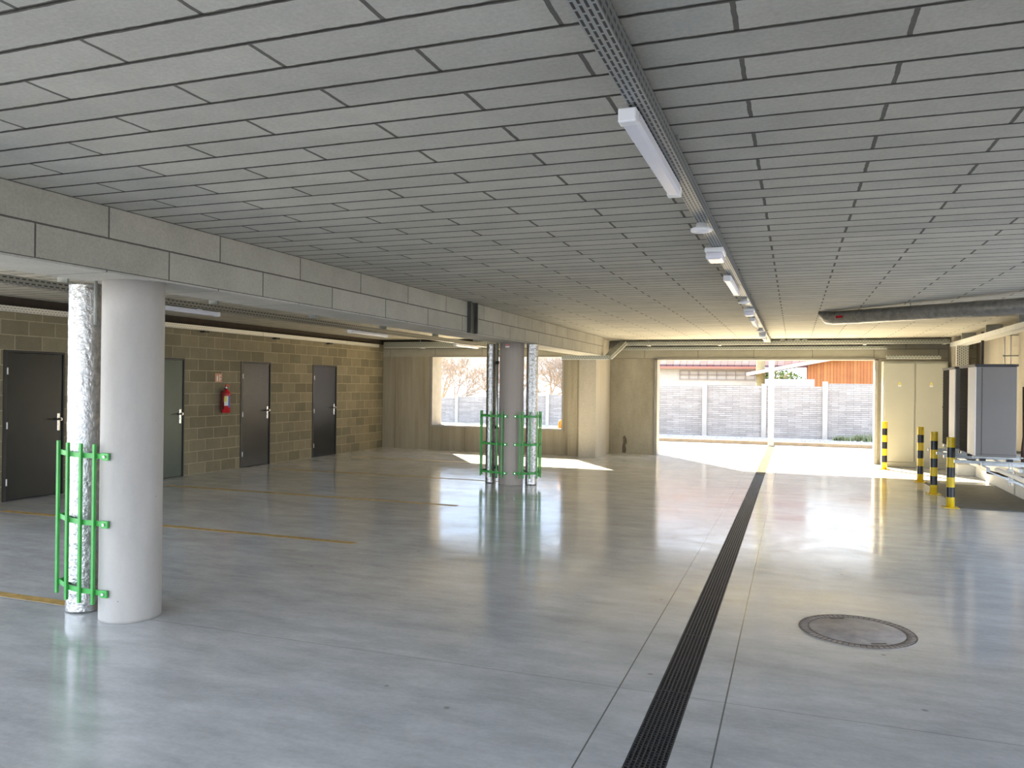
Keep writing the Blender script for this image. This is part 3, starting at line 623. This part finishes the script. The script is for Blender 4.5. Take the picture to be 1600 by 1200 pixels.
# ------------------------------------------------------------------ electrical cabinet
r = empty('electrical_cabinet', (1.75, 18.0, 0)); tag(r, 'tall cream two-door electrical cabinet right of the vehicle opening', 'cabinet')
b = MB(); b.box(0, 1.20, .02, .48, .0, 2.20, bev=.006); b.build('body', 'cream', r)
b = MB(); b.box(.01, 1.19, .0, .02, .02, .10); b.build('plinth', 'cream', r)
for k, (x0, x1) in enumerate(((.03, .585), (.615, 1.17))):
    b = MB(); b.box(x0, x1, -.012, .02, .12, 2.16, bev=.005); d_ = b.build('door', 'cream', r)
    xm = (x0+x1)/2
    b = MB(); b.prism([(xm-.035, -.0125, 1.72), (xm+.035, -.0125, 1.72), (xm, -.0125, 1.78)], (0, -.002, 0)); b.build('warning_sign', 'labelyellow', d_)
    b = MB(); b.box(xm-.03, xm+.03, -.0145, -.0125, 1.675, 1.71); b.build('small_label', 'labelwhite', d_)
    b = MB(); hx = x1-.03 if k == 0 else x0+.03; b.tube([(hx, -.02, 1.1), (hx, -.012, 1.1)], .01, seg=10); b.build('lock', 'cream', d_)

# ------------------------------------------------------------------ bollards
def bollard():
    r = empty('bollard'); H_ = .965; n_ = 7; prof = []; ms = []
    b = MB(); R_ = .052
    zs = [.008+(H_-.008)*k/n_ for k in range(n_+1)]
    for k in range(n_):
        prof += [(R_, zs[k]), (R_, zs[k+1]-.0005)]; ms += ['yellow' if k % 2 == 0 else 'bandblack']*2
    prof += [(R_, H_), (R_-.004, H_+.003)]
    b.mi('yellow'); b.lathe(prof, seg=28, mats=ms+['yellow']*4, m='yellow'); b.build('post', None, r)
    b = MB(); b.box(-.10, .10, -.10, .10, .0005, .008, bev=.001); b.build('base_plate', 'yellow', r)
    for sx in (-1, 1):
        for sy in (-1, 1):
            b = MB(); b.tube([(sx*.08, sy*.08, .008), (sx*.08, sy*.08, .016)], .009, seg=6); b.build('bolt', 'galv', r)
    return r
b0 = bollard()
for k, (x, y, lb_) in enumerate(((2.04, 12.18, 'nearest yellow and black bollard of the four'), (2.05, 13.63, 'second nearest yellow and black bollard, before the heat pump grille'), (2.09, 15.3, 'third nearest bollard, before the right door of the cabinet'), (1.725, 17.4, 'farthest bollard, at the left edge of the electrical cabinet'))):
    o = b0 if k == 0 else copy_tree(b0, None); o.location = (x, y, 0); tag(o, lb_, 'bollard', 'striped bollards')

# ------------------------------------------------------------------ heat pumps on the rack
def pump():
    r = empty('heat_pump')
    Wd, Ln, H_ = .46, 1.02, 1.23
    b = MB(); b.box(0, Wd, 0, Ln, .03, H_-.03, bev=.008); cas = b.build('casing', 'pump_grey', r)
    b = MB(); b.box(-.012, .0, .0, .46, .04, H_-.035, bev=.003); b.build('service_panel', 'pump_white', r)
    b = MB(); b.box(-.006, .0, .47, Ln-.005, .04, H_-.035); g = b.build('fan_grille', 'grille', r)
    b = MB()
    for k in range(22):
        z = .07+k*.05; b.box(-.012, -.006, .475, Ln-.01, z, z+.008)
    b.box(-.013, -.006, .475, Ln-.01, .60, .63); b.build('grille_bars', 'grille', g)
    b = MB()
    for zc in (.33, .90):
        for k in range(5):
            a = k*2*math.pi/5; c_, s_ = math.cos(a), math.sin(a)
            b.prism([(-.004, .745+.03*c_, zc+.03*s_), (-.004, .745+.22*c_-.06*s_, zc+.22*s_+.06*c_), (-.004, .745+.22*c_+.05*s_, zc+.22*s_-.05*c_)], (-.001, 0, 0))
    b.build('fan', 'grille', g)
    b = MB(); b.box(-.018, Wd+.012, -.015, Ln+.01, H_-.03, H_+.0, bev=.004); b.build('lid', 'black', r)
    b = MB(); b.box(.065, .068, -.004, .002, .05, H_-.05); b.box(.0, Wd, -.003, .002, .06, .064); b.build('seam', 'bandblack', r)
    for y in (.12, Ln-.12):
        b = MB(); b.box(-.01, Wd+.01, y-.03, y+.03, .0, .03); b.build('foot_rail', 'galv', r)
    return r
p0 = pump(); p0.location = (2.225, 11.6, .73); tag(p0, 'near grey outdoor heat pump with its plain side facing us', 'heat pump', 'heat pumps')
p1 = copy_tree(p0, None); p1.location = (2.225, 12.96, .73); tag(p1, 'second grey heat pump, behind the near one', 'heat pump', 'heat pumps')
r = empty('support_rack', (2.3, 11.4, .69)); tag(r, 'galvanised steel rail rack carrying the two heat pumps', 'rack')
for y in (.32, 1.10, 1.68, 2.46):
    b = MB(); b.box(-.30, 1.20, y-.02, y+.02, -.035, .005); rl = b.build('cross_rail', 'galv', r)
    b = MB(); b.box(-.01, .06, y-.03, y+.03, .005, .038); b.build('rubber_foot', 'black', rl)
    b = MB(); b.box(.30, .37, y-.03, y+.03, .005, .038); b.build('rubber_foot', 'black', rl)
b = MB(); b.box(-.05, 1.20, -.02, .02, -.03, .01); b.build('cross_rail', 'galv', r)
for x in (-.02, .33):
    b = MB(); b.box(x-.02, x+.02, -.25, 2.75, -.078, -.036); b.build('long_rail', 'galv', r)
b = MB(); b.box(.12, .16, -1.9, .1, -.10, -.06); b.build('long_rail', 'galv_light', r)
for y in (.3, 1.6, 2.6):
    b = MB(); b.box(.91, .95, y-.02, y+.02, -.69, -.20); b.prism([(.0, y-.02, -.10), (.04, y-.02, -.10), (.93, y-.02, -.45), (.93, y-.02, -.5)], (0, .03, 0)); b.build('bracket_arm', 'galv', r)
for k, (x, y) in enumerate(((.22, -.25), (.30, -.6), (.40, -.95), (.62, -.05))):
    b = MB(); b.box(x-.022, x-.012, y-.01, y+.01, -.24, .04); b.box(x+.012, x+.022, y-.01, y+.01, -.24, .04); b.box(x-.04, x+.04, y-.02, y+.02, -.20, -.185); b.box(x-.035, x+.035, y-.02, y+.02, -.06, -.045); b.tube([(x-.017, y, -.25), (x-.017, y, .05)], .005, seg=8); b.build('pipe_hanger', 'galv', r)
r = empty('pipe_bundle', (2.80, 11.75, .62)); tag(r, 'dark lagged pipes with valves behind the near heat pump', 'pipe')
for k, (dx, z1) in enumerate(((0, 1.05), (.09, .95), (.18, 1.15))):
    b = MB(); b.tube([(dx, 0, 0), (dx, 0, .25), (dx+.02, .02, .4), (dx+.02, .05, z1)], .032, seg=12); p_ = b.build('lagged_pipe', 'copper', r)
    b = MB(); b.tube([(dx-.05, -.02, .13), (dx+.06, -.02, .13)], .016, seg=10); b.tube([(dx, -.07, .13), (dx, .0, .13)], .014, seg=10); b.build('valve', 'chrome', p_)
b = MB(); b.tube([(-.35, .3, -.10), (.05, .0, -.14), (.45, -.1, -.13), (.7, .1, -.12)], .022, seg=10); b.build('drain_pipe', 'copper', r)

# ------------------------------------------------------------------ outdoors
b = MB(); b.box(-40, 40, 23.2, 23.36, -.2, .10, bev=.01); tag(b.build('kerb', 'kerb'), 'brown concrete kerb along the far edge of the yard', 'kerb')
b = MB()
n_ = 240
gr = MB(); rnd = random.Random(3)
gr.box(-40, 40, 23.36, 26.4, -.2, .05)
for k in range(2600):
    x = rnd.uniform(-5.5, 4); y = rnd.uniform(23.4, 24.1+rnd.random()*1.2); s_ = rnd.uniform(.02, .05); z = .05
    v_ = [gr.bm.verts.new((x+dx*s_*rnd.uniform(.6, 1.3), y+dy*s_*rnd.uniform(.6, 1.3), z+dz*s_*.9)) for dx, dy, dz in ((1, 0, 0), (-1, 0, 0), (0, 1, 0), (0, -1, 0), (0, 0, 1))]
    for q in ((0, 2, 4), (2, 1, 4), (1, 3, 4), (3, 0, 4)): gr.bm.faces.new([v_[i] for i in q])
tag(gr.build('gravel_strip', 'gravel'), 'strip of pale gravel between the kerb and the concrete fence', 'gravel', kind='stuff')
def fence(xs, y, zb, tops, label, ylist=None):
    r = empty('concrete_fence', (xs[0], y, 0)); tag(r, label, 'fence'); x00 = xs[0]
    for k, x in enumerate(xs):
        b = MB(); zt = max(tops[max(0, k-1)], tops[min(k, len(tops)-1)])+.06
        b.box(x-x00-.075, x-x00+.075, -.09, .06, zb, zt, bev=.012); b.build('fence_post', 'postout', r)
    for k in range(len(xs)-1):
        a, c_ = xs[k]-x00+.07, xs[k+1]-x00-.07; zt = tops[k]
        b = MB(); b.box(a, c_, -.02, .03, zb, zt)
        # ragged stone-like top and slabs
        b.build('fence_panel', 'fence', r)
    return r
fence([-6.48, -4.60, -2.73, -.90, .90, 2.72, 4.55, 6.4], 26.0, -.2, [1.60, 1.62, 1.68, 1.68, 1.77, 1.82, 1.82], 'stone-patterned concrete fence seen through the vehicle opening')
fence([-26.0, -23.5, -21.3, -19.1, -16.9, -14.7, -12.5, -10.3, -8.1], 33.2, -.6, [.85, .88, .90, .92, .97, 1.04, 1.15, 1.2], 'concrete fence seen through the window opening')
b = MB(); b.box(-.075, .075, -.075, .075, 0, 3.0, bev=.008); tag(b.build('steel_post', 'postout', None, (-.60, 22.9, 0)), 'tall pale square post standing in the middle of the vehicle opening', 'post')
b = MB(); b.lathe([(.06, 0), (.065, .02), (.05, .14), (.02, .2)], seg=16); tag(b.build('traffic_cone', 'orange', None, (-5.16, 17.66, .612)), 'small orange cone-shaped marker at the right end of the window sill', 'cone')
# weeds by the fence
def tuft(x, y, s_, n_, seed):
    rnd = random.Random(seed); b = MB()
    for k in range(n_):
        a = rnd.uniform(0, 2*math.pi); l_ = s_*rnd.uniform(.5, 1); tilt = rnd.uniform(.1, 1.1); px, py = rnd.gauss(0, s_*.7), rnd.gauss(0, s_*.3)
        p0_ = Vector((px, py, 0)); p2 = p0_+Vector((math.cos(a)*l_*math.sin(tilt), math.sin(a)*l_*math.sin(tilt), l_*math.cos(tilt))); w_ = Vector((-math.sin(a), math.cos(a), 0))*.012
        b.poly([p0_-w_, p0_+w_, p2+w_*.3, p2-w_*.3])
    return b.build('weed_tuft', 'weed', None, (x, y, .05))
for k, (x, y, s_, lb_) in enumerate(((1.35, 25.5, .16, 'small weeds at the foot of the fence, left end of the green patch'), (1.9, 25.5, .24, 'weeds at the foot of the fence, middle of the green patch'), (2.45, 25.4, .36, 'largest clump of green weeds at the foot of the fence'), (3.0, 25.4, .30, 'clump of weeds at the fence foot, right end of the green patch'))):
    tag(tuft(x, y, s_, 260, k), lb_, 'weeds', 'weeds by the fence')
# houses beyond the fence
r = empty('house', (-7.0, 36, 0)); tag(r, 'cream house with weathered red tiled roof behind the fence', 'house')
b = MB(); b.box(-3, 5.6, .3, 8, -.3, 2.5); b.build('wall', 'cream_wall', r)
b = MB(); b.prism([(-3.4+2.0, -.1, 2.55), (7.6, -.1, 2.5), (7.6, 6, 5.6), (-.2, 6, 5.6)], (0, .0, .10)); b.build('roof', 'tiles', r)
b = MB(); b.box(-1.6+.2, 5.6, -.22, -.08, 2.44, 2.54); b.build('gutter', 'terracotta', r)
t_ = MB()
for k in range(9): t_.box(2.05+k*.41, 2.08+k*.41, .2, .24, 1.96, 2.34)
for z in (1.96, 2.16, 2.33): t_.box(2.05, 5.36, .2, .24, z, z+.025)
t_.build('trellis', simple('pink_grey_lattice', (.24, .18, .17), .8), r)
r = empty('timber_shed', (.6, 33, 0)); tag(r, 'orange timber clad shed with sloping roof behind the fence', 'shed')
b = MB(); b.prism([(-.12, 0, -.3), (4.6, 0, -.3), (4.6, 0, 3.5), (2.2, 0, 3.0), (.25, 0, 2.62), (-.12, 0, 2.50)], (0, 2.2, 0)); b.build('wall', 'wood', r)
b = MB(); b.prism([(-2.4, -.25, 2.12), (-2.4, -.25, 2.24), (4.8, -.25, 3.66), (4.8, -.25, 3.54)], (0, 2.6, 0)); b.build('roof', 'tiles', r)
b = MB(); b.prism([(-2.42, -.29, 2.08), (-2.42, -.29, 2.22), (4.8, -.29, 3.66), (4.8, -.29, 3.50)], (0, .05, 0)); b.build('bargeboard', simple('pale_bargeboard', (.42, .33, .26), .7), r)
b = MB(); b.box(0, 2.2, 0, 2, 0, 2.0); tag(b.build('outbuilding', 'flat_white', None, (-.4, 44, 0)), 'small pale outbuilding between the house and the timber shed', 'building')
b = MB(); b.box(0, 1.75, 0, .1, 0, 1.95); tag(b.build('low_wall', simple('pale_grey_wall', (.28, .28, .32), .8), None, (-1.05, 31, 0)), 'pale grey wall top showing above the fence beside the shed', 'wall')

# bare trees
def tree(x, y, h, seed, label, matn='bark', leaves=0, z=-.2, spread=1.0, depth=6):
    rnd = random.Random(seed); r = empty('bare_tree' if not leaves else 'leafy_bush', (x, y, z)); tag(r, label, 'tree', 'bare trees behind the fence' if not leaves else None)
    tr = MB(); br_ = MB(); tips = []
    def grow(p, d, l_, rad, lev):
        q = p+d*l_; mid = p+d*l_*.5+Vector((rnd.gauss(0, .04), rnd.gauss(0, .04), 0))*l_
        (tr if lev <= 1 else br_).tube([p, mid, q], [rad, rad*.85, rad*.7], seg=6 if lev < 3 else 4, cap=False)
        if lev >= depth: tips.append(q); return
        for _ in range(4 if lev < 2 else 3 if lev < 4 else 2+(rnd.random() < .6)):
            a = Vector((rnd.gauss(0, .75*spread), rnd.gauss(0, .75*spread), rnd.uniform(-.1, .6))); dd = (d+a).normalized()
            grow(q, dd, l_*rnd.uniform(.66, .92), max(.008, rad*.60), lev+1)
    grow(Vector((0, 0, 0)), Vector((0, 0, 1)), h*.2, h*.018, 0)
    tr.build('trunk', matn, r); br_.build('branches', matn, r)
    if leaves:
        b = MB()
        for q in tips*leaves:
            c_ = q+Vector((rnd.gauss(0, .12), rnd.gauss(0, .12), rnd.gauss(0, .12))); u = Vector((rnd.gauss(0, 1), rnd.gauss(0, 1), rnd.gauss(0, 1))).normalized()*.07; v_ = u.cross(Vector((rnd.gauss(0, 1), rnd.gauss(0, 1), 1))).normalized()*.05
            b.poly([c_-u, c_+v_, c_+u, c_-v_])
        b.build('foliage', 'leaf', r)
    return r
for k, (x, y, h, lb_) in enumerate(((-20.5, 38, 4.2, 'bare pale tree at the left edge of the window view'), (-18.6, 40, 4.8, 'bare tree behind the fence, second from the left in the window'), (-17.0, 38, 4.6, 'bare tree in the middle of the left part of the window'), (-15.2, 39, 4.4, 'bare tree just left of the far column'), (-13.4, 38, 4.9, 'bare tree hidden behind the far column'), (-11.9, 38.5, 5.3, 'bare tree just right of the far column'), (-10.6, 37.5, 4.9, 'bare tree at the right edge of the window view'))):
    tree(x, y, h, 20+k, lb_)
tree(-.9, 40, 3.6, 61, 'green leafy tree between the house and the timber shed', leaves=3, z=-.2, depth=5)
b = MB(); b.tube([(0, 0, -.2), (.02, 0, 1.2), (0, 0, 3.2), (.1, 0, 6)], [.2, .19, .17, .13], seg=12); tag(b.build('tree_trunk', simple('olive_bark', (.28, .23, .11), .9, bumpv=.4), None, (-1.35, 34.5, 0)), 'thick olive brown tree trunk just left of the tall pale post', 'tree')
